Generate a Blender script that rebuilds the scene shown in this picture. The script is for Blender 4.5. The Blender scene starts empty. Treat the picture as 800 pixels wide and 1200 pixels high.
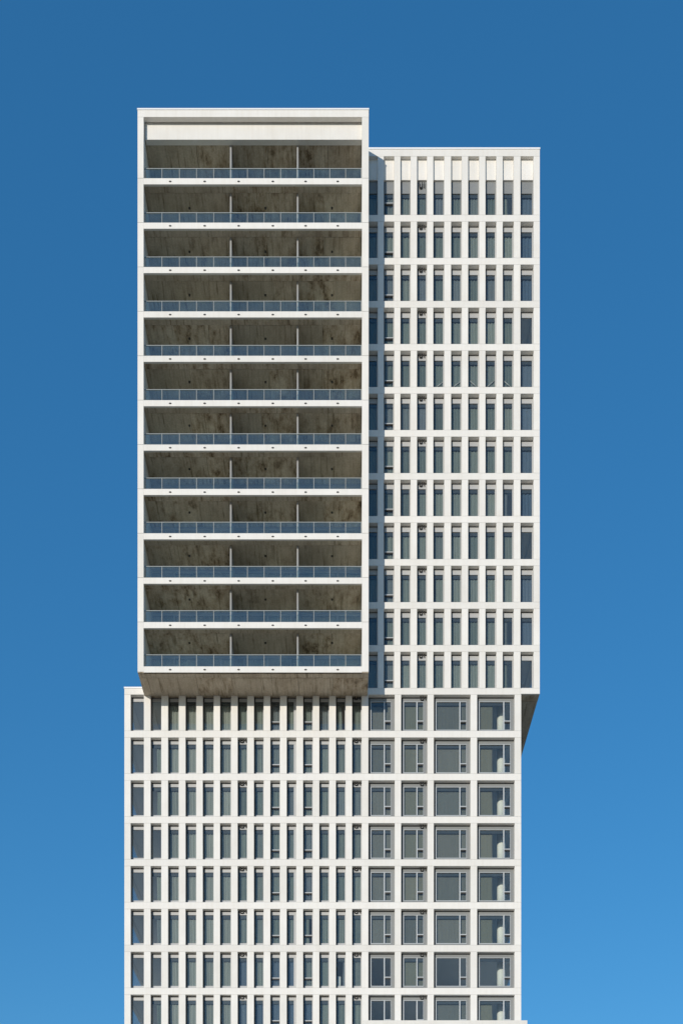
import bpy, math, random
from mathutils import Vector
random.seed(7)
C = bpy.context.scene
COL = C.collection
R = math.radians

# ------------------------------------------------------------------ camera
# a shift lens standing on the ground: verticals stay vertical, the horizon is far below the frame
F = 1215.0          # focal length in photo pixels (photo 800 px wide)
VX, VY = 396.0, 1625.0   # principal point in photo pixels
EYE = 1.7
cam_d = bpy.data.cameras.new('camera')
cam = bpy.data.objects.new('camera', cam_d); COL.objects.link(cam)
cam.location = (0, 0, EYE); cam.rotation_euler = (R(90), 0, 0)
cam_d.sensor_fit = 'HORIZONTAL'; cam_d.sensor_width = 36.0
cam_d.lens = 36.0 * F / 800.0
cam_d.shift_x = (400.0 - VX) / 800.0
cam_d.shift_y = (VY - 600.0) / 800.0
cam_d.clip_start = 0.1; cam_d.clip_end = 9000
C.camera = cam

# ------------------------------------------------------------------ light
SUN = Vector((-0.50, -1.0, 0.30)).normalized()      # towards the sun
SUN_EL = math.asin(SUN.z); SUN_AZ = math.atan2(SUN.x, SUN.y)
w = bpy.data.worlds.new('World'); C.world = w; w.use_nodes = True
nt = w.node_tree
sky = nt.nodes.new('ShaderNodeTexSky'); sky.sky_type = 'NISHITA'; sky.sun_disc = False
sky.sun_elevation = SUN_EL; sky.sun_rotation = SUN_AZ
sky.altitude = 0; sky.air_density = 1.3; sky.dust_density = 0.3; sky.ozone_density = 8.0
hs = nt.nodes.new('ShaderNodeHueSaturation'); hs.inputs['Saturation'].default_value = 1.2; hs.inputs['Value'].default_value = 1.36
gm_ = nt.nodes.new('ShaderNodeGamma'); gm_.inputs['Gamma'].default_value = 0.7      # softer range from zenith to horizon
nt.links.new(sky.outputs[0], gm_.inputs['Color']); nt.links.new(gm_.outputs[0], hs.inputs['Color'])
nt.links.new(hs.outputs[0], nt.nodes['Background'].inputs['Color'])
nt.nodes['Background'].inputs['Strength'].default_value = 0.15
sd = bpy.data.lights.new('sun', 'SUN'); sd.energy = 3.0; sd.angle = R(0.53); sd.color = (1.0, 0.912, 0.79)
so = bpy.data.objects.new('sun', sd); COL.objects.link(so)
so.rotation_euler = SUN.to_track_quat('Z', 'Y').to_euler(); so.location = (-60, -60, 120)
C.view_settings.view_transform = 'Standard'; C.view_settings.look = 'None'
C.view_settings.exposure = 0.17; C.view_settings.gamma = 1.0; C.view_settings.use_curve_mapping = False
C.cycles.max_bounces = 10; C.cycles.diffuse_bounces = 5; C.cycles.transparent_max_bounces = 16

# ------------------------------------------------------------------ materials
def mat(name):
    m = bpy.data.materials.new(name); m.use_nodes = True
    b = m.node_tree.nodes['Principled BSDF']
    return m, m.node_tree, b
def N(t, kind, **kw):
    n = t.nodes.new(kind)
    for k, v in kw.items(): setattr(n, k, v)
    return n
def ramp(t, stops):
    r = N(t, 'ShaderNodeValToRGB')
    e = r.color_ramp.elements
    while len(e) < len(stops): e.new(0.5)
    for el, (p, c) in zip(e, stops):
        el.position = p; el.color = c if len(c) == 4 else (*c, 1)
    return r
def noise(t, coord, scale, detail=4, rough=0.55, vec_scale=None):
    n = N(t, 'ShaderNodeTexNoise'); n.inputs['Scale'].default_value = scale
    n.inputs['Detail'].default_value = detail; n.inputs['Roughness'].default_value = rough
    if vec_scale:
        mp = N(t, 'ShaderNodeMapping'); mp.inputs['Scale'].default_value = vec_scale
        t.links.new(coord, mp.inputs['Vector']); coord = mp.outputs[0]
    t.links.new(coord, n.inputs['Vector'])
    return n
def mixc(t, fac, a, b, blend='MIX'):
    m = N(t, 'ShaderNodeMix', data_type='RGBA', blend_type=blend)
    for sock, v in ((m.inputs[0], fac), (m.inputs[6], a), (m.inputs[7], b)):
        if hasattr(v, 'links'): t.links.new(v, sock)
        else: sock.default_value = v if not isinstance(v, tuple) or len(v) == 4 else (*v, 1)
    return m.outputs[2]

def make_facade():
    m, t, b = mat('white_precast_concrete')
    geo = N(t, 'ShaderNodeNewGeometry').outputs['Position']
    rnd = N(t, 'ShaderNodeObjectInfo').outputs['Random']
    a = noise(t, geo, 0.9, 5, 0.6)
    st = noise(t, geo, 1.0, 4, 0.6, (5.0, 5.0, 0.35))        # rain streaks
    fine = noise(t, geo, 26, 3)
    r1 = ramp(t, [(0.3, (0.745, 0.725, 0.685)), (0.7, (0.785, 0.77, 0.735))])
    t.links.new(a.outputs[0], r1.inputs[0])
    r2 = ramp(t, [(0.36, (0.965, 0.96, 0.95)), (0.56, (1, 1, 1))])
    t.links.new(st.outputs[0], r2.inputs[0])
    r3 = ramp(t, [(0, (0.945, 0.94, 0.93)), (0.5, (1.0, 0.995, 0.99)), (1, (1.025, 1.02, 1.015))])
    t.links.new(rnd, r3.inputs[0])
    c = mixc(t, 1.0, r1.outputs[0], r2.outputs[0], 'MULTIPLY')
    c = mixc(t, 1.0, c, r3.outputs[0], 'MULTIPLY')
    t.links.new(c, b.inputs['Base Color']); b.inputs['Roughness'].default_value = 0.75
    b.inputs['Specular IOR Level'].default_value = 0.25
    bp = N(t, 'ShaderNodeBump'); bp.inputs['Strength'].default_value = 0.12; bp.inputs['Distance'].default_value = 0.02
    t.links.new(fine.outputs[0], bp.inputs['Height']); t.links.new(bp.outputs[0], b.inputs['Normal'])
    return m
def make_concrete():
    m, t, b = mat('stained_raw_concrete')
    geo = N(t, 'ShaderNodeNewGeometry').outputs['Position']
    rnd = N(t, 'ShaderNodeObjectInfo').outputs['Random']
    off = N(t, 'ShaderNodeCombineXYZ'); t.links.new(rnd, off.inputs[2])
    sc = N(t, 'ShaderNodeVectorMath', operation='SCALE'); sc.inputs[3].default_value = 37.0
    t.links.new(off.outputs[0], sc.inputs[0])
    ad = N(t, 'ShaderNodeVectorMath', operation='ADD'); t.links.new(geo, ad.inputs[0]); t.links.new(sc.outputs[0], ad.inputs[1])
    P = ad.outputs[0]
    base = noise(t, geo, 0.45, 5, 0.6, (1, 1, 0.6))
    r0 = ramp(t, [(0.3, (0.50, 0.435, 0.35)), (0.5, (0.605, 0.54, 0.45)), (0.7, (0.67, 0.61, 0.52))])
    t.links.new(base.outputs[0], r0.inputs[0])
    streak = noise(t, P, 1.0, 6, 0.62, (6.5, 0.45, 1.0))     # runs along the depth of the slab
    r1 = ramp(t, [(0.32, (0.50, 0.47, 0.41)), (0.43, (0.92, 0.91, 0.89)), (0.72, (1.10, 1.10, 1.09))])
    t.links.new(streak.outputs[0], r1.inputs[0])
    blot = noise(t, P, 1.35, 8, 0.7, (1.3, 0.6, 1.0))
    r2 = ramp(t, [(0.36, (0.27, 0.22, 0.17)), (0.45, (0.72, 0.66, 0.60)), (0.60, (1, 1, 1))])
    t.links.new(blot.outputs[0], r2.inputs[0])
    r3 = ramp(t, [(0, (0.84, 0.82, 0.79)), (1, (1.10, 1.09, 1.06))])
    t.links.new(rnd, r3.inputs[0])
    fine = noise(t, geo, 9, 5, 0.7)
    r4 = ramp(t, [(0.3, (0.8, 0.8, 0.8)), (0.7, (1.1, 1.1, 1.1))]); t.links.new(fine.outputs[0], r4.inputs[0])
    c = r0.outputs[0]
    wt = ramp(t, [(0.15, (0.15, 0.15, 0.15)), (0.85, (1, 1, 1))]); t.links.new(rnd, wt.inputs[0])     # some panels stay almost clean
    c = mixc(t, wt.outputs[0], c, r2.outputs[0], 'MULTIPLY')
    for r in (r1, r3, r4): c = mixc(t, 1.0, c, r.outputs[0], 'MULTIPLY')
    t.links.new(c, b.inputs['Base Color']); b.inputs['Roughness'].default_value = 0.85
    b.inputs['Specular IOR Level'].default_value = 0.15
    bp = N(t, 'ShaderNodeBump'); bp.inputs['Strength'].default_value = 0.3; bp.inputs['Distance'].default_value = 0.02
    t.links.new(fine.outputs[0], bp.inputs['Height']); t.links.new(bp.outputs[0], b.inputs['Normal'])
    return m
def make_plain(name, col, rough=0.6, var=0.06, metallic=0.0, nscale=3.0):
    m, t, b = mat(name)
    geo = N(t, 'ShaderNodeNewGeometry').outputs['Position']
    rnd = N(t, 'ShaderNodeObjectInfo').outputs['Random']
    n = noise(t, geo, nscale, 4)
    mx = N(t, 'ShaderNodeMath', operation='ADD'); t.links.new(n.outputs[0], mx.inputs[0]); t.links.new(rnd, mx.inputs[1])
    r = ramp(t, [(0.3, tuple(c * (1 - var) for c in col)), (1.0, tuple(min(1, c * (1 + var)) for c in col))])
    dv = N(t, 'ShaderNodeMath', operation='MULTIPLY'); dv.inputs[1].default_value = 0.66
    t.links.new(mx.outputs[0], dv.inputs[0]); t.links.new(dv.outputs[0], r.inputs[0])
    t.links.new(r.outputs[0], b.inputs['Base Color'])
    b.inputs['Roughness'].default_value = rough; b.inputs['Metallic'].default_value = metallic
    return m
def make_glass(name, tint, f0, var=0.0, dust=0.02):
    # coated architectural glass: clear but tinted, with a mirror-like sheen that grows towards grazing angles
    m = bpy.data.materials.new(name); m.use_nodes = True; t = m.node_tree
    t.nodes.remove(t.nodes['Principled BSDF']); out = t.nodes['Material Output']
    tr = N(t, 'ShaderNodeBsdfTransparent'); gl = N(t, 'ShaderNodeBsdfGlossy'); gl.inputs['Roughness'].default_value = 0.012
    rnd = N(t, 'ShaderNodeObjectInfo').outputs['Random']
    r = ramp(t, [(0, tuple(c * (1 - var) for c in tint)), (1, tuple(min(1, c * (1 + var)) for c in tint))])
    t.links.new(rnd, r.inputs[0]); t.links.new(r.outputs[0], tr.inputs['Color'])
    gl.inputs['Color'].default_value = (0.93, 0.96, 1.0, 1)
    lw = N(t, 'ShaderNodeLayerWeight'); lw.inputs['Blend'].default_value = 0.5     # 1 - |cos|
    pw = N(t, 'ShaderNodeMath', operation='POWER'); pw.inputs[1].default_value = 5.0
    t.links.new(lw.outputs['Facing'], pw.inputs[0])
    ad = N(t, 'ShaderNodeMath', operation='MULTIPLY_ADD'); ad.inputs[1].default_value = 1 - f0; ad.inputs[2].default_value = f0
    t.links.new(pw.outputs[0], ad.inputs[0])
    geo = N(t, 'ShaderNodeNewGeometry').outputs['Position']
    wv = noise(t, geo, 0.8, 2)
    bp = N(t, 'ShaderNodeBump'); bp.inputs['Strength'].default_value = 0.12; bp.inputs['Distance'].default_value = 0.02
    t.links.new(wv.outputs[0], bp.inputs['Height']); t.links.new(bp.outputs[0], gl.inputs['Normal'])
    mx = N(t, 'ShaderNodeMixShader'); t.links.new(ad.outputs[0], mx.inputs[0])
    t.links.new(tr.outputs[0], mx.inputs[1]); t.links.new(gl.outputs[0], mx.inputs[2])
    df = N(t, 'ShaderNodeBsdfDiffuse'); df.inputs['Color'].default_value = (0.62, 0.63, 0.60, 1)     # dust film
    dn = noise(t, geo, 1.3, 4, 0.6)
    dm = N(t, 'ShaderNodeMath', operation='MULTIPLY'); dm.inputs[1].default_value = dust * 2
    t.links.new(dn.outputs[0], dm.inputs[0])
    m2 = N(t, 'ShaderNodeMixShader'); t.links.new(dm.outputs[0], m2.inputs[0])
    t.links.new(mx.outputs[0], m2.inputs[1]); t.links.new(df.outputs[0], m2.inputs[2])
    t.links.new(m2.outputs[0], out.inputs['Surface'])
    return m
def make_curtain(name, stops):
    m, t, b = mat(name)
    rnd = N(t, 'ShaderNodeObjectInfo').outputs['Random']
    r = ramp(t, stops)
    t.links.new(rnd, r.inputs[0])
    geo = N(t, 'ShaderNodeNewGeometry').outputs['Position']
    n = noise(t, geo, 1.0, 4, 0.6, (9, 9, 0.4))
    r2 = ramp(t, [(0.3, (0.92, 0.92, 0.925)), (0.7, (1.04, 1.04, 1.04))]); t.links.new(n.outputs[0], r2.inputs[0])
    t.links.new(mixc(t, 1.0, r.outputs[0], r2.outputs[0], 'MULTIPLY'), b.inputs['Base Color'])
    b.inputs['Roughness'].default_value = 0.95; b.inputs['Specular IOR Level'].default_value = 0.05
    return m
def make_ground():
    m, t, b = mat('pale_paving_and_asphalt')
    geo = N(t, 'ShaderNodeNewGeometry').outputs['Position']
    n = noise(t, geo, 0.03, 6, 0.6); f = noise(t, geo, 3.0, 5, 0.6)
    r = ramp(t, [(0.3, (0.42, 0.31, 0.20)), (0.7, (0.56, 0.43, 0.29))]); t.links.new(n.outputs[0], r.inputs[0])
    r2 = ramp(t, [(0.3, (0.8, 0.8, 0.8)), (0.7, (1.1, 1.1, 1.1))]); t.links.new(f.outputs[0], r2.inputs[0])
    t.links.new(mixc(t, 1.0, r.outputs[0], r2.outputs[0], 'MULTIPLY'), b.inputs['Base Color'])
    b.inputs['Roughness'].default_value = 0.9
    return m

M_WHITE = make_facade()
M_CONC = make_concrete()
M_GREY = make_plain('light_grey_aluminium', (0.40, 0.405, 0.405), 0.5, 0.05)
M_PANEL = make_plain('mid_grey_aluminium_panel', (0.215, 0.225, 0.225), 0.5, 0.05)
M_FRAME = make_plain('white_window_frame', (0.47, 0.495, 0.51), 0.45, 0.03)
M_COPE = make_plain('pale_metal_coping', (0.80, 0.81, 0.82), 0.35, 0.02)
M_BAND = make_plain('dark_blue_grey_band', (0.030, 0.042, 0.055), 0.6, 0.1)  # dark strip behind the top of each curtained pane
M_DARK = make_plain('dark_bronze_and_painted_shade', (0.035, 0.033, 0.03), 0.55, 0.15)  # real dark metal, and the strips that paint shade on the windows
M_STEEL = make_plain('galvanised_steel', (0.31, 0.335, 0.335), 0.4, 0.04)
M_INT = make_plain('interior_paint', (0.74, 0.735, 0.71), 0.9, 0.05)
M_CORE = make_plain('interior_core_wall', (0.32, 0.32, 0.32), 0.9, 0.08)
M_COLUMN = make_plain('white_painted_column', (0.82, 0.83, 0.80), 0.7, 0.02)
M_PART = make_plain('grey_partition_plaster', (0.31, 0.31, 0.305), 0.8, 0.05)
M_BOUNCE = make_plain('pale_bounce_deck', (0.56, 0.52, 0.45), 0.8, 0.08)  # pale deck added to throw light up from the balcony floors
M_GLASS = make_glass('tinted_window_glass', (0.92, 0.938, 0.922), 0.04, 0.02, 0.010)
M_CLEAR = make_glass('clear_side_glass', (0.93, 0.95, 0.96), 0.03)
M_RAIL = make_glass('balustrade_glass', (0.79, 0.90, 0.91), 0.09, 0.04, 0.022)
M_CURT = make_curtain('grey_curtain_cloth', [(0, (0.11, 0.14, 0.142)), (0.25, (0.155, 0.188, 0.18)), (0.5, (0.215, 0.245, 0.23)), (0.75, (0.175, 0.205, 0.20)), (1, (0.14, 0.165, 0.195))])
M_NET = make_curtain('white_bounce_curtain_cloth', [(0, (0.55, 0.55, 0.52)), (1, (0.66, 0.65, 0.61))])  # kept white to bounce sunlight onto the balcony ceilings
M_BLUE = make_curtain('blue_grey_painted_sky', [(0, (0.075, 0.115, 0.175)), (1, (0.125, 0.165, 0.22))])
M_TAUPE = make_curtain('neutral_grey_blind_cloth', [(0, (0.115, 0.123, 0.118)), (0.5, (0.15, 0.157, 0.145)), (1, (0.17, 0.172, 0.155))])
M_OLIVE = make_curtain('olive_curtain_cloth', [(0, (0.155, 0.162, 0.13)), (1, (0.19, 0.187, 0.15))])
M_SHEER = make_curtain('pale_grey_curtain_cloth', [(0, (0.23, 0.252, 0.24)), (1, (0.285, 0.305, 0.285))])
M_GROUND = make_ground()

# ------------------------------------------------------------------ mesh helpers
WORLD = {}            # world position of each object by name, so that children can be placed in world metres
CACHE = {}
def mesh_boxes(key, boxes, mats, name):
    """one mesh of several boxes; a box is (x0,x1,y0,y1,z0,z1[,material index]) in local metres"""
    key = (key, name)
    if key in CACHE: return CACHE[key]
    vs, fs, mi = [], [], []
    for b in boxes:
        x0, x1, y0, y1, z0, z1 = b[:6]; i = len(vs)
        vs += [(x0, y0, z0), (x1, y0, z0), (x1, y1, z0), (x0, y1, z0), (x0, y0, z1), (x1, y0, z1), (x1, y1, z1), (x0, y1, z1)]
        fs += [(i, i+3, i+2, i+1), (i+4, i+5, i+6, i+7), (i, i+1, i+5, i+4), (i+1, i+2, i+6, i+5), (i+2, i+3, i+7, i+6), (i+3, i, i+4, i+7)]
        mi += [b[6] if len(b) > 6 else 0] * 6
    me = bpy.data.meshes.new(name); me.from_pydata(vs, [], fs)
    for m in mats: me.materials.append(m)
    me.polygons.foreach_set('material_index', mi); me.update()
    CACHE[key] = me
    return me
def link(name, me, pos, parent):
    o = bpy.data.objects.new(name, me); COL.objects.link(o)
    pos = Vector(pos); WORLD[o.name] = pos
    if parent is not None:
        o.parent = parent; o.location = pos - WORLD[parent.name]
    else: o.location = pos
    return o
def part(name, boxes, m, parent, extra=()):
    """boxes in WORLD metres -> one mesh object whose origin is the middle of its base"""
    x0 = min(b[0] for b in boxes); x1 = max(b[1] for b in boxes); y0 = min(b[2] for b in boxes); y1 = max(b[3] for b in boxes); z0 = min(b[4] for b in boxes)
    c = ((x0 + x1) / 2, (y0 + y1) / 2, z0)
    loc = [tuple(round(v, 4) for v in (b[0]-c[0], b[1]-c[0], b[2]-c[1], b[3]-c[1], b[4]-c[2], b[5]-c[2])) + tuple(b[6:]) for b in boxes]
    me = mesh_boxes((tuple(loc), m.name), loc, (m,) + tuple(extra), name)
    return link(name, me, c, parent)
def tube_mesh(name, pts, r, m, n=8):
    vs, fs = [], []
    for i, p in enumerate(pts):
        a = Vector(pts[max(i-1, 0)]); b = Vector(pts[min(i+1, len(pts)-1)]); d = (b - a).normalized()
        u = d.orthogonal().normalized() if abs(d.y) > .95 else d.cross(Vector((0, 1, 0))).normalized(); v = d.cross(u)
        for k in range(n):
            t = 2 * math.pi * k / n; vs.append(Vector(p) + u * math.cos(t) * r + v * math.sin(t) * r)
    for i in range(len(pts) - 1):
        for k in range(n): fs.append((i*n+k, i*n+(k+1) % n, (i+1)*n+(k+1) % n, (i+1)*n+k))
    fs.append(tuple(range(n))[::-1]); fs.append(tuple((len(pts)-1)*n + k for k in range(n)))
    me = bpy.data.meshes.new(name); me.from_pydata(vs, [], fs); me.materials.append(m)
    for p in me.polygons: p.use_smooth = len(p.vertices) == 4
    return me

YB = 75.0                       # plane of the main facades
YF = 75.0 / 1.034               # plane of the projecting balcony block
def X(px, y=YB): return (px - VX) * y / F
def Z(py, y=YB): return (VY - py) * y / F + EYE

# ------------------------------------------------------------------ ground
gm = mesh_boxes('ground', [(-4000, 4000, -4000, 4000, -1, 0)], (M_GROUND,), 'ground')
g = link('ground', gm, (0, 0, 0), None)
g['kind'] = 'structure'; g['label'] = 'open paved ground around the foot of the tower'

# ------------------------------------------------------------------ the tower
tower = link('apartment_tower', None, (X(378), YB + 9, 0), None)
tower['label'] = 'tall white apartment tower of stacked offset blocks with a projecting bank of glass-railed balconies'
tower['category'] = 'building'
T = tower
YW = YB + 0.32                  # face of the window frames in their reveals
YBACK = YB + 21.0
GAP = 0.012

UP_COLS = [(428.5, 442.5), (449.6, 461.8), (469.0, 481.0), (488.4, 500.2), (507.5, 520.4), (528.3, 540.9), (548.3, 561.3), (568.6, 581.4), (588.8, 601.8), (609.6, 625.0)]
LO_COLS = [(153.0, 168.6), (176.4, 189.0), (196.8, 209.5), (217.2, 230.0), (237.4, 250.4), (257.7, 270.7), (278.3, 289.7), (297.4, 308.9), (316.6, 328.1), (335.8, 347.1), (355.0, 366.5), (374.0, 385.6), (393.4, 404.9), (412.4, 423.7)]
WIDE = [(431.5, 462.4), (469.8, 500.7), (508.1, 551.2), (558.8, 602.8)]
UPITCH = (806.7 - 251.6) / 11
UP_TOP = [182.6] + [259.2 + UPITCH * k for k in range(11)]          # top of each row of openings
UP_BOT = [251.6 + UPITCH * k for k in range(12)]
LPITCH = 50.27
LO_TOP = [814.1 + LPITCH * k for k in range(9)]
LO_BOT = [856.7 + LPITCH * k for k in range(9)]

# ---- beams and pillars of the two window grids
def beam(px0, px1, py0, py1, depth=0.5):
    return part('beam', [(X(px0), X(px1), YB, YB + depth, Z(py1), Z(py0))], M_WHITE, T)
def pillar(px0, px1, py0, py1, dy=0.0, depth=0.5):
    return part('pillar', [(X(px0), X(px1), YB + dy, YB + depth, Z(py1) + GAP, Z(py0) - GAP)], M_WHITE, T)
UPX0, UPX1 = 424.0, 632.2
LOX0, LOX1 = 145.7, 610.4
beam(UPX0, UPX1, 174.6, UP_TOP[0])
part('coping', [(X(UPX0) - .03, X(UPX1) + .03, YB - .03, YB + .55, Z(174.6), Z(172.8))], M_COPE, T)
for k in range(11): beam(UPX0, UPX1, UP_BOT[k], UP_TOP[k + 1])
part('beam', [(X(LOX1 + .02), X(UPX1), YB, YB + .14, Z(813.2), Z(UP_BOT[11])), (X(LOX1 + .02), X(UPX1), YB + .14, YB + .5, Z(813.0) + .16, Z(UP_BOT[11]))], M_WHITE, T)
for k in range(12):
    edges = UP_COLS + [(UPX1, 0)]
    pillar(UPX0, UP_COLS[0][0], UP_TOP[k], UP_BOT[k])
    for (a, b), (c, d) in zip(UP_COLS, edges[1:]): pillar(b, c, UP_TOP[k], UP_BOT[k])
beam(LOX0, LOX1, 807.0, LO_TOP[0])
part('coping', [(X(LOX0) - .03, X(172), YB - .03, YB + .55, Z(807.0), Z(805.3))], M_COPE, T)
part('beam', [(X(172), X(LOX1), YB, YB + .5, Z(806.98), Z(UP_BOT[11] - .0))], M_WHITE, T)
for k in range(8): beam(LOX0, LOX1, LO_BOT[k], LO_TOP[k + 1])
cols = LO_COLS + WIDE
for k in range(8):
    pillar(LOX0, cols[0][0], LO_TOP[k], LO_BOT[k])
    for (a, b), (c, d) in zip(cols, cols[1:] + [(LOX1, 0)]): pillar(b, c, LO_TOP[k], LO_BOT[k])

# ---- windows
def curtain_mesh(wd, h, seed, key, m, flat):
    k = ('curtain', key)
    if k in CACHE: return CACHE[k]
    rr = random.Random(seed); nx = max(10, int(wd / 0.028)); ph = rr.random() * 6
    vs, fs = [], []
    per = rr.uniform(0.11, 0.17) * (1 if flat == 1 else 1.8)
    for j in range(4):
        z = h * j / 3
        for i in range(nx + 1):
            x = -wd / 2 + wd * i / nx
            am = (0.020 + 0.012 * math.sin(x * 4.1 + ph) + 0.010 * (1 - j / 3)) * flat
            vs.append((x + 0.02 * math.sin(j * 1.7 + x * 3 + ph), am * math.sin(2 * math.pi * x / per + ph + 0.25 * math.sin(j + x * 5)), z))
    for j in range(3):
        for i in range(nx):
            a = j * (nx + 1) + i; fs.append((a, a + 1, a + nx + 2, a + nx + 1))
    me = bpy.data.meshes.new('curtain'); me.from_pydata(vs, [], fs); me.materials.append(m)
    for p in me.polygons: p.use_smooth = True
    CACHE[k] = me
    return me
def curtain(win, x0, x1, z0, z1, y, m=None, flat=1.0):
    m = m or M_CURT
    wd = round((x1 - x0) * 20) / 20; h = round(z1 - z0, 2); s = random.randrange(3)
    return link('curtain', curtain_mesh(wd, h, s + int(wd * 100), (wd, h, s, m.name, flat), m, flat), ((x0 + x1) / 2, y, z0), win)

def narrow_window(px0, px1, py0, py1, head, foot, cover=(0, 1), transom=None, right_stile=0.06, top_panel=None, cm=None):
    x0, x1, z0, z1 = X(px0) + .004, X(px1) - .004, Z(py1) + .004, Z(py0) - .004
    st = 0.055; y0, y1 = YW, YW + .09
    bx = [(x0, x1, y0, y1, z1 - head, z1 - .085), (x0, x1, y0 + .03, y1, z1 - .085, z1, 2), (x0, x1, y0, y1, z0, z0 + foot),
          (x0, x0 + st, y0 + .004, y1, z0 + foot, z1 - head, 2), (x0, x0 + .09, y0 - .012, y0 - .002, z0, z1 - (top_panel or 0) - .002, 2), (x1 - right_stile, x1, y0 + .004, y1, z0 + foot, z1 - head)]  # dark top and left strips paint the shade of the reveal
    extra = []
    if transom:
        zt = z0 + (z1 - z0) * (1 - transom)
        bx.append((x0 + st, x1 - right_stile, y0 - .01, y1, zt, zt + .055, 1))
        bx.append((x0 + st, x1 - right_stile, y0 - .012, y1, zt - .085, zt, 2))  # dark strip painting the shadow gap under the transom
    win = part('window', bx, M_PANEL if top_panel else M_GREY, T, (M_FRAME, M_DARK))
    if top_panel:
        part('head_panel', [(x0, x1, y0 - .10, y0 - .002, z1 - top_panel, z1)], M_WHITE, win)
    gx0, gx1, gz0, gz1 = x0 + st, x1 - right_stile, z0 + foot, z1 - head
    if transom:
        part('pane', [(gx0, gx1, y0 + .035, y0 + .05, zt + .055, gz1)], M_GLASS, win)
        part('pane', [(gx0, gx1, y0 + .035, y0 + .05, gz0, zt - .085)], M_GLASS, win)
    else:
        part('pane', [(gx0, gx1, y0 + .035, y0 + .05, gz0, gz1)], M_GLASS, win)
    if cover:
        a, b = cover; xa, xb = X(px0) - .06, X(px1) + .06
        curtain(win, xa + (xb - xa) * a, xa + (xb - xa) * b, z0 + .02, z1 + .04, YW + .14 + random.uniform(-.005, .015), cm, .65)
        part('top_band', [(x0 + .01, x1 - .01, YW + .056, YW + .085, gz1 - .25, gz1 - .002)], M_BAND, win)  # dark band across the top of the glass
    return win

def wide_window(px0, px1, py0, py1, cover=(0, 1), cm=None):
    x0, x1, z0, z1 = X(px0) + .004, X(px1) - .004, Z(py1) + .004, Z(py0) - .004
    y0, y1 = YW, YW + .09; L, Rr, H, B = .17, .25, .31, .21; f = .05
    ix0, ix1, iz0, iz1 = x0 + L, x1 - Rr, z0 + B, z1 - H
    mx = ix1 - .025 - .425 - .075; zt = iz0 + (iz1 - iz0) * .31
    bx = [(x0, x1, y0, y1, z1 - H, z1 - .08), (x0, x1, y0 + .03, y1, z1 - .08, z1, 2), (x0, x0 + .12, y0 - .012, y0 - .002, z0, z1 - .08, 2), (x0, x1, y0, y1, z0, z0 + B), (x0, ix0, y0, y1, iz0, iz1), (ix1, x1, y0, y1, iz0, iz1)]  # dark top and left strips paint the reveal shade here too
    q0 = y0 - .03
    bx += [(ix0 + .002, ix0 + f, q0, y1 - .01, iz0 + .002, iz1 - .002, 1), (ix1 - f * .5, ix1 - .002, q0, y1 - .01, iz0 + .002, iz1 - .002, 1),
           (ix0 + f, ix1 - f * .5, q0 + .003, y1 - .01, iz0 + .002, iz0 + f, 1), (ix0 + f, ix1 - f * .5, q0 + .003, y1 - .01, iz1 - .03, iz1 - .002, 1),
           (mx, mx + .075, q0 - .01, y1 - .01, iz0 + f, iz1 - .03, 1), (mx + .075, ix1 - f * .5, q0 - .005, y1 - .01, zt, zt + .06, 1),
           (mx + .075, ix1 - f * .5, q0 + .01, y1 - .01, zt - .09, zt, 2)]  # dark strip paints the shadow below the casement transom
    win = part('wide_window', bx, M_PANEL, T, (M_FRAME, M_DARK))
    yy0, yy1 = y0 + .035, y0 + .05
    part('pane', [(ix0 + f, mx, yy0, yy1, iz0 + f, iz1 - .03)], M_GLASS, win)
    part('pane', [(mx + .075, ix1 - f * .5, yy0, yy1, zt + .06, iz1 - .03)], M_GLASS, win)
    part('pane', [(mx + .075, ix1 - f * .5, yy0, yy1, iz0 + f, zt - .09)], M_GLASS, win)
    if cover:
        a, b = cover; xa, xb = x0 - .08, x1 + .08
        curtain(win, xa + (xb - xa) * a, xa + (xb - xa) * b, z0 + .02, z1 + .04, YW + .16 + random.uniform(-.01, .02), cm, .12)
        part('top_band', [(x0 + .01, x1 - .01, YW + .056, YW + .085, iz1 - .25, iz1 - .034)], M_BAND, win)  # same dark band along the top of the wide glass
    return win

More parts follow.
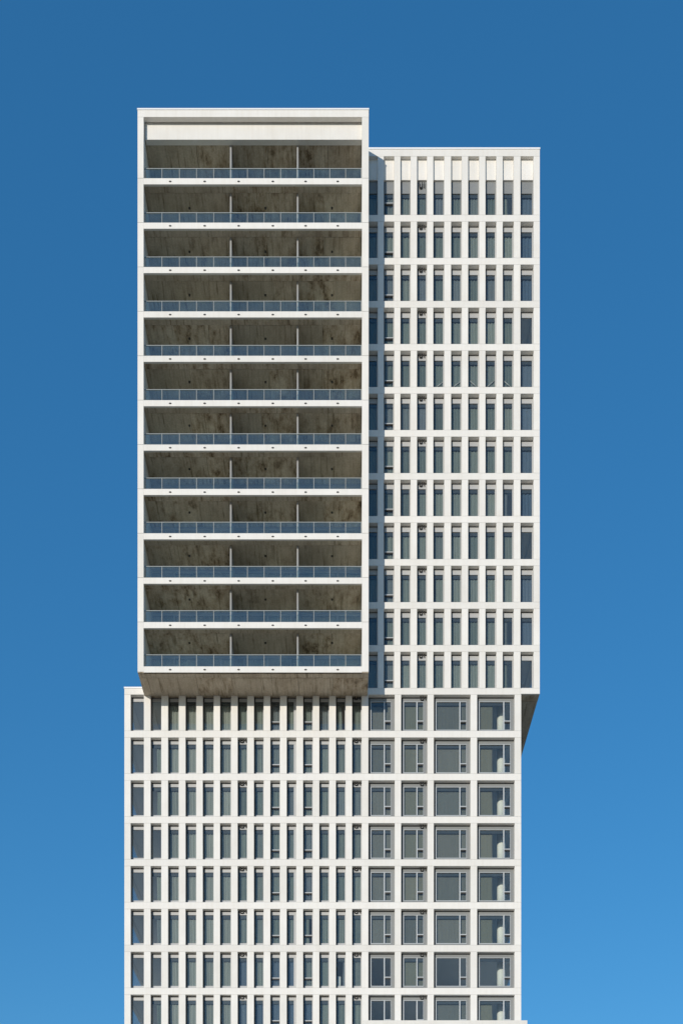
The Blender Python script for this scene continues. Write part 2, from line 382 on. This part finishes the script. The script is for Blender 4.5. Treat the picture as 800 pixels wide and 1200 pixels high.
for k in range(12):
    for i, (a, b) in enumerate(UP_COLS):
        cov = (0, 1)
        if i == 9: cov = None if k in (3, 8, 11) else (0, 1)
        elif i == 8 and k in (0, 7, 10, 11): cov = (0, .5)
        elif random.random() < .05: cov = (.3, 1)
        tp = None; head = .41
        if k == 0: head = Z(182.6 + 6.0) - Z(220.7); tp = Z(182.6 + 6.0) - Z(207.0) + .33
        wn = narrow_window(a, b, UP_TOP[k], UP_BOT[k], head + (.36 if k == 0 else 0), .24, cov, .72 if i == 1 else None, .06, tp, M_BLUE if i == 9 else None)  # blue cloth in the last column paints sky seen through the pane
for k in range(8):
    for i, (a, b) in enumerate(LO_COLS):
        cov = (0, 1); bl = False
        if i == 0: cov = None
        elif i == 1: cov = (.52, 1) if k % 3 else None
        elif k >= 6 and 6 <= i <= 10: bl = random.random() < .8  # blue cloth added here to paint sky reflected in the panes
        elif k == 6 and i == 12: cov = (.7, 1)
        elif random.random() < .04: cov = (0, .6)
        narrow_window(a, b, LO_TOP[k], LO_BOT[k], .31, .27, cov, .69 if i in (8, 10) else None, .19 if i == 9 else .06, None, M_BLUE if bl else M_SHEER if 2 <= i <= 5 else None)
    for i, (a, b) in enumerate(WIDE):
        cov = (0, 1)
        if i == 3: cov = (0, .43)
        if k == 6 and i in (0, 2): cov = None
        if k == 6 and i == 3: cov = (0, .08)
        if k == 7 and i in (0, 1): cov = None
        w_ = wide_window(a, b, LO_TOP[k], LO_BOT[k], cov, (M_TAUPE, M_OLIVE, M_TAUPE, M_OLIVE)[i] if random.random() < .85 else M_TAUPE)
        if i == 3: w_['label'] = 'wide window with a round white column standing behind the glass'

# ---- floors, core, columns behind the windows
def slab(px0, px1, py0, py1, y0=YB + .5, y1=YBACK - .3):
    return part('floor_slab', [(X(px0), X(px1), y0, y1, Z(py1) + .06, Z(py0) - .02)], M_INT, T)
for k in range(12):
    top = UP_BOT[k - 1] if k else 174.0
    slab(433, 629.5, top, UP_TOP[k] if k else 182.6)
slab(433, 629.5, 806.2, 812.0)
for k in range(9):
    slab(148.5, 608, LO_BOT[k - 1] if k else 807.2, LO_TOP[k])
part('core_wall', [(X(445), X(585), YB + 6.5, YBACK - 5, Z(812), Z(174))], M_CORE, T)
part('core_wall', [(X(200), X(555), YB + 6.5, YBACK - 5, 0, Z(816))], M_CORE, T)
part('party_wall', [(X(429), X(432.9), YB + .5, YBACK - .3, Z(812), Z(174))], M_CORE, T)
def column(px, d, rpx, py_top, py_bot):
    y = YB + d; r = rpx / 16.2
    me = tube_mesh('column', [(0, 0, 0), (0, 0, Z(py_top) - Z(py_bot))], r, M_COLUMN, 28)
    o = link('column', me, (X(px, y), y, Z(py_bot)), T)
    o['label'] = 'round white column standing behind the window glass'
    return o
for k in range(8):
    column(587.0, 1.45, 4.9, LO_TOP[k], LO_BOT[k])
column(397.2, .62, 2.2, LO_TOP[6] + 26, LO_BOT[6])['label'] = 'slim pale round post lit by the sun behind a narrow window'
# white diagonal struts seen behind three windows
for (ax, ay, bx_, by) in ((511.5, 454.0, 519.5, 447.5), (531, 454.0, 540, 447.0), (550.5, 447.0, 559, 454.5), (570, 454.5, 579, 446.5), (590.2, 447.0, 598.5, 454.5)):
    ys = YW + .095
    p, q = Vector((X(ax, ys), ys, Z(ay - .5, ys))), Vector((X(bx_, ys), ys, Z(by - .5, ys)))
    me = tube_mesh('strut', [(0, 0, 0), tuple(q - p)], .035, M_GREY, 8)
    o = link('strut', me, p, T); o['label'] = 'white diagonal strut behind the glass'

# ---- dark twin hooks under the lintels
hook_me = None
def lintel_hook(px0, px1, py, drop):
    global hook_me
    if hook_me is None:
        pts = []
        vs, fs = [], []
        def u(xc, wd):
            pts = [(xc - wd, 0, 0), (xc - wd, 0, -.28)] + [(xc - wd * math.cos(t), 0, -.30 - .09 * math.sin(t)) for t in (0.5, 1.05, 1.57, 2.1, 2.6)] + [(xc + wd, 0, -.28), (xc + wd, 0, 0)]
            return tube_mesh('lintel_hook', pts, .05, M_DARK, 6)
        a, b = u(-.11, .13), tube_mesh('lintel_hook', [(.24, 0, 0), (.24, 0, -.36)], .045, M_DARK, 6)
        for me in (a, b):
            off = len(vs)
            vs += [v.co.copy() for v in me.vertices]; fs += [tuple(i + off for i in p.vertices) for p in me.polygons]
        hook_me = bpy.data.meshes.new('lintel_hook'); hook_me.from_pydata(vs, [], fs); hook_me.materials.append(M_DARK)
    o = link('lintel_hook', hook_me, ((X(px0) + X(px1)) / 2, YW - .07, Z(py, YW - .07) - (Z(py, YW - .07) - Z(py))), T)
    o.scale = ((X(px1) - X(px0)) / .62, 1, drop / .42)
    return o
for k in range(12):
    lintel_hook(490.9, 498.2, UP_TOP[k] if k else 208.8, .27 if k else .42)
for k in range(8):
    if k: lintel_hook(280.2, 289.0, LO_TOP[k], .22)
    lintel_hook(414.6, 422.9, LO_TOP[k], .22)
    lintel_hook(492.0, 499.8, LO_TOP[k], .25)

# ---- side facades, back and roofs (unseen from the front, plain grids)
def side_grid(x_out, x_in, rows, ybays, name='side_facade'):
    bx = []; gl = []
    lo, hi = min(x_out, x_in), max(x_out, x_in)
    zt = rows[0][0]; zb = rows[-1][1]
    for j, (z1, z0) in enumerate(rows):
        nz = rows[j + 1][0] if j + 1 < len(rows) else z0 - .22
        bx.append((lo, hi, YB + .502, YBACK, nz, z0))
        for (ya, yb) in ybays: bx.append((lo, hi, ya, yb, z0, z1))
        gl.append(((lo + hi) / 2 - .008, (lo + hi) / 2 + .008, YB + .502, YBACK - .01, z0, z1))
    part(name, bx, M_WHITE, T)
    part('side_glazing', gl, M_CLEAR, T)
bays = [(YB + .502, YB + .9)] + [(YB + 6.6 + 3.5 * i, YB + 7.05 + 3.5 * i) for i in range(4)] + [(YBACK - .5, YBACK)]
side_grid(X(UPX1), X(UPX1) - .42, [(Z(UP_TOP[k]), Z(UP_BOT[k])) for k in range(12)], bays)
side_grid(X(LOX0), X(LOX0) + .24, [(Z(LO_TOP[k]), Z(LO_BOT[k])) for k in range(8)], bays)
side_grid(X(LOX1), X(LOX1) - .42, [(Z(LO_TOP[k]), Z(LO_BOT[k])) for k in range(8)], bays)
part('side_facade', [(X(UPX1) - .42, X(UPX1), YB + .502, YBACK, Z(UP_TOP[0]), Z(174.7))], M_WHITE, T)
part('side_facade', [(X(LOX0), X(LOX0) + .42, YB + .502, YBACK, Z(LO_TOP[0]), Z(807))], M_WHITE, T)
part('side_facade', [(X(LOX1) - .42, X(LOX1), YB + .502, YBACK, Z(LO_TOP[0]), Z(812.6))], M_WHITE, T)
part('back_facade', [(X(161.5), X(UPX1), YBACK + .002, YBACK + .3, Z(806), Z(174)), (X(LOX0), X(LOX1), YBACK + .002, YBACK + .3, 0, Z(806.1))], M_WHITE, T)
part('roof', [(X(433), X(629.8), YB + .56, YBACK, Z(175.6), Z(174.3))], M_GREY, T)
part('roof', [(X(148.4), X(172), YB + .56, YBACK, Z(807.1), Z(806.2))], M_GREY, T)
# underside of the right-hand overhang: two raw concrete panels with a drip joint
zs = Z(813.0)
part('soffit_panel', [(X(LOX1) + .005, X(UPX1) - .002, YB + .143, YB + .86, zs, zs + .15)], M_CONC, T)
part('soffit_panel', [(X(LOX1) + .005, X(UPX1) - .002, YB + .92, YB + 5.2, zs + .03, zs + .15)], M_CONC, T)
part('soffit_panel', [(X(LOX1) + .005, X(UPX1) - .002, YB + 5.23, YB + 12.2, zs + .03, zs + .15)], M_CONC, T)
part('soffit_panel', [(X(LOX1) + .005, X(UPX1) - .002, YB + 12.23, YBACK, zs + .03, zs + .15)], M_CONC, T)

# ------------------------------------------------------------------ projecting balcony block
def XF(px): return X(px, YF)
def ZF(py): return Z(py, YF)
BX0, BX1, IX0, IX1 = 161.2, 431.8, 168.2, 424.0
SP = 52.06
S_TOP = [208.4 + SP * k for k in range(12)]           # top edge of each balcony slab, from the uppermost down
S_BOT = [s + 7.1 for s in S_TOP]
YG = YB + .36                                          # balcony back wall
# head of the frame and fascia
part('head_beam', [(XF(BX0), XF(BX1), YF, YF + .30, ZF(136.6), ZF(128.4))], M_WHITE, T)
part('coping', [(XF(BX0) - .03, XF(BX1) + .03, YF - .03, YF + .5, ZF(128.4), ZF(126.7))], M_COPE, T)
part('coping', [(XF(BX1) - .3, XF(BX1) + .03, YF + .502, YBACK, ZF(128.4), ZF(126.7))], M_COPE, T)
part('roof', [(XF(BX0), XF(BX1), YF + .30, YBACK, ZF(134.5), ZF(129.0))], M_WHITE, T)
ft, fb = Z(144.2, YF + .38), Z(163.2, YF + .38)
part('fascia_panel', [(X(170.4, YF + .38), XF(IX1) - .002, YF + .38, YF + .72, fb, ft + .35)], M_WHITE, T)
# side walls, one piece to each storey
zl = [ZF(136.6)] + [ZF(s) for s in S_TOP] 
for k in range(12):
    z1 = zl[k] - GAP; z0 = zl[k + 1] + GAP if k < 11 else ZF(S_BOT[11]) + .05
    part('side_wall', [(XF(BX0), XF(IX0), YF, YG, z0, z1)], M_WHITE, T)
    part('side_wall', [(XF(IX1), XF(BX1), YF, YB - .004, z0, z1), (XF(IX1), XF(424.0) + .3, YB - .004, YG, z0, z1)], M_WHITE, T)
part('side_facade', [(XF(BX0), XF(BX0) + .42, YG, YBACK, ZF(S_BOT[11]), ZF(129.1))], M_WHITE, T)
rng = random.Random(11)
posts_px = [171.0, 189.8, 210.3, 230.3, 250.4, 270.2, 289.9, 309.4, 328.8, 348.2, 367.6, 386.3, 404.8, 423.2]
def rail_x(px): return (px - VX) * (YF + .31) / F
drain_me = tube_mesh('drain_outlet', [(0, -.015, 0), (0, .10, 0)], .065, M_DARK, 10)
lamp_me = tube_mesh('ceiling_lamp', [(0, 0, -.02), (0, 0, .04)], .07, M_DARK, 14)
for k in range(12):
    zt, zb = ZF(S_TOP[k]), ZF(S_BOT[k])
    zc = zb + .06
    # the slab below balcony k
    sl = part('balcony_slab', [(XF(IX0) + .003, XF(IX1) - .003, YF + .004, YF + .14, zb, zt - .002, 0),
                               (XF(IX0) + .003, XF(IX1) - .003, YF + .14, YG, zc + .03, zt - .006, 1)], M_WHITE, T, (M_CONC,))
    for px in (199.4, 239.8, 279.6, 319.6, 358.0, 395.6):
        d = link('drain_outlet', drain_me, (XF(px), YF, zb + .19), sl); d.scale = (1.45, 1, .75)
    part('bounce_deck', [(XF(IX0) + .02, XF(IX1) - .02, YF + .15, YG - .004, zt - .004, zt + .015)], M_BOUNCE, sl)  # unseen pale deck, added to bounce sunlight onto the ceiling above
    # formwork panels of the ceiling under that slab
    xs0, xs1 = XF(IX0) + .01, XF(IX1) - .01
    soff = (k == 11)
    if soff: xs0, xs1 = XF(BX0) + .004, XF(BX1) - .004
    cut = [xs0, XF(229 + rng.uniform(-14, 14)), XF(270.2), XF(310 + rng.uniform(-10, 10)), XF(349), XF(386 + rng.uniform(-10, 10)), xs1]
    if soff: cut.insert(1, XF(170.8))
    for a, b in zip(cut[0::2], cut[2::2] + ([xs1] if soff else [])):
        part('ceiling_panel', [(a + .006, b - .006, YF + (.02 if soff else .142), YF + .56, zc - .03 - (.03 if soff else 0), zc - .001 if soff else zc + .03)], M_CONC, sl)
    for a, b in zip(cut, cut[1:]):
        d = rng.uniform(-.012, .012)
        part('ceiling_panel', [(a + .012, b - .012, YF + .585, (YB - .01) if soff else YG - .02, zc - .015 + d - (.045 if soff else 0), zc - .001 if soff else zc + .03)], M_CONC, sl)
    if not soff:
        for px in (222, 311, 389):        # one small round lamp in the middle of each flat's ceiling
            yl = YF + 1.5
            link('ceiling_lamp', lamp_me, (X(px, yl), yl, zc - .05), sl)
    # balustrade
    yr = YF + .31; zr = zt + 1.03
    bal = part('balustrade', [(XF(IX0) + .01, XF(IX1) - .01, yr - .03, yr + .03, zr - .045, zr), (XF(IX0) + .01, XF(IX1) - .01, yr - .025, yr + .025, zt + .06, zt + .10)], M_STEEL, T)
    for px in posts_px:
        x = rail_x(px); part('post', [(x - .02, x + .02, yr - .034, yr - .002, zt, zr - .047)], M_STEEL, bal)
    for a, b in zip(posts_px, posts_px[1:]):
        part('glass_panel', [(rail_x(a) + .035, rail_x(b) - .035, yr - .006, yr + .008, zt + .02, zr - .047)], M_RAIL, bal)
    # partitions between the flats
    zceil = (ZF(S_BOT[k - 1]) + .03) if k else fb + .12
    for px in (270.3, 348.6):
        yp = YF + .60 if k else YF + .74
        x = (px - VX) * yp / F
        part('partition', [(x - .058, x + .058, yp, YG - .01, zt, zceil)], M_PART, T)
    # glazed back wall: head, sill and mullions, doors with curtains behind some of them
    z1 = zceil + (.0 if k else .25)
    x0, x1 = XF(IX0) + .01, XF(424.0)
    nb = 9; bw = (x1 - x0) / nb
    bx = [(x0, x1, YG, YG + .1, z1 - .16, z1), (x0, x1, YG, YG + .1, zt, zt + .12)]
    for i in range(nb + 1):
        xm = min(max(x0 + i * bw, x0 + .05), x1 - .05); bx.append((xm - .05, xm + .05, YG - .004, YG + .096, zt + .12, z1 - .16))
    gw = part('glazed_wall', bx, M_GREY, T)
    for i in range(nb):
        xa, xb = x0 + i * bw + .05, x0 + (i + 1) * bw - .05
        part('pane', [(xa, xb, YG + .04, YG + .055, zt + .12, z1 - .16)], M_GLASS, gw)
        if rng.random() < .8: curtain(gw, xa, xb, zt + .04, z1 - .04, YG + .22, M_NET)
# inner ceiling above the topmost balcony
z0 = fb + .06
for a, b in ((168.4, 228), (228, 270.2), (270.2, 312), (312, 349), (349, 384), (384, 424)):
    part('ceiling_panel', [(XF(a) + .012, XF(b) - .012, YF + .73, YG, z0 + .05 + rng.uniform(-.01, .01), z0 + .2)], M_CONC, T)
part('floor_slab', [(XF(IX0), XF(IX1), YF + .73, YG, z0 + .21, z0 + .5)], M_CONC, T)
# rooms behind the balconies
part('core_wall', [(XF(IX0), X(429) - .01, YB + 5.0, YBACK - .2, Z(806), ZF(134.6))], M_CORE, T)
for k in range(12):
    part('floor_slab', [(XF(IX0), X(429) - .01, YG + .11, YB + 4.99, ZF(S_BOT[k]) + .1, ZF(S_TOP[k]) - .02)], M_INT, T)

# ------------------------------------------------------------------ the lower wing that starts at the foot of the picture, and the base
WT = Z(1196.3, YF)
zr0 = WT
wx0, wx1 = XF(423.4), XF(617.6)
bx = [(wx0, wx1, YF, YF + .4, WT - .5, WT)]
gl = []
for i in range(8):
    za = WT - .5 - 3.1 * i; zb = za - 2.64
    if zb < 1: break
    bx.append((wx0, wx1, YF + .002, YF + .4, zb - .46, zb))
    for j in range(8):
        xm = wx0 + (wx1 - wx0) * j / 7; xm = min(max(xm, wx0 + .25), wx1 - .25)
        bx.append((xm - .25, xm + .25, YF, YF + .4, zb, za))
    gl.append((wx0 + .1, wx1 - .1, YF + .3, YF + .34, zb, za))
bx.append((wx0, wx1, YF + .4, YB - .004, WT - .14, WT - .004))
part('lower_wing', bx, M_WHITE, T)
part('wing_glazing', gl, M_GLASS, T)
bx, gl = [], []
z = Z(LO_BOT[7] + 7.7)
while z > 4:
    zb = z - 2.64
    bx.append((X(LOX0), X(LOX1), YB, YB + .5, max(zb - .46, 0), zb))
    for (a, b), (c, d) in zip([(0, LOX0)] + cols, cols + [(LOX1, 0)]): bx.append((X(b), X(c), YB + .002, YB + .5, zb, z))
    gl.append((X(LOX0) + .1, X(LOX1) - .1, YW, YW + .03, zb, z)); z = zb - .46
part('base_facade', bx, M_WHITE, T)
part('base_glazing', gl, M_GLASS, T)
part('base_wall', [(X(LOX0), X(LOX0) + .4, YB + .51, YBACK, 0, Z(LO_BOT[7]) - .41), (X(LOX1) - .4, X(LOX1), YB + .51, YBACK, 0, Z(LO_BOT[7]) - .41)], M_WHITE, T)
print('objects', len(bpy.data.objects))
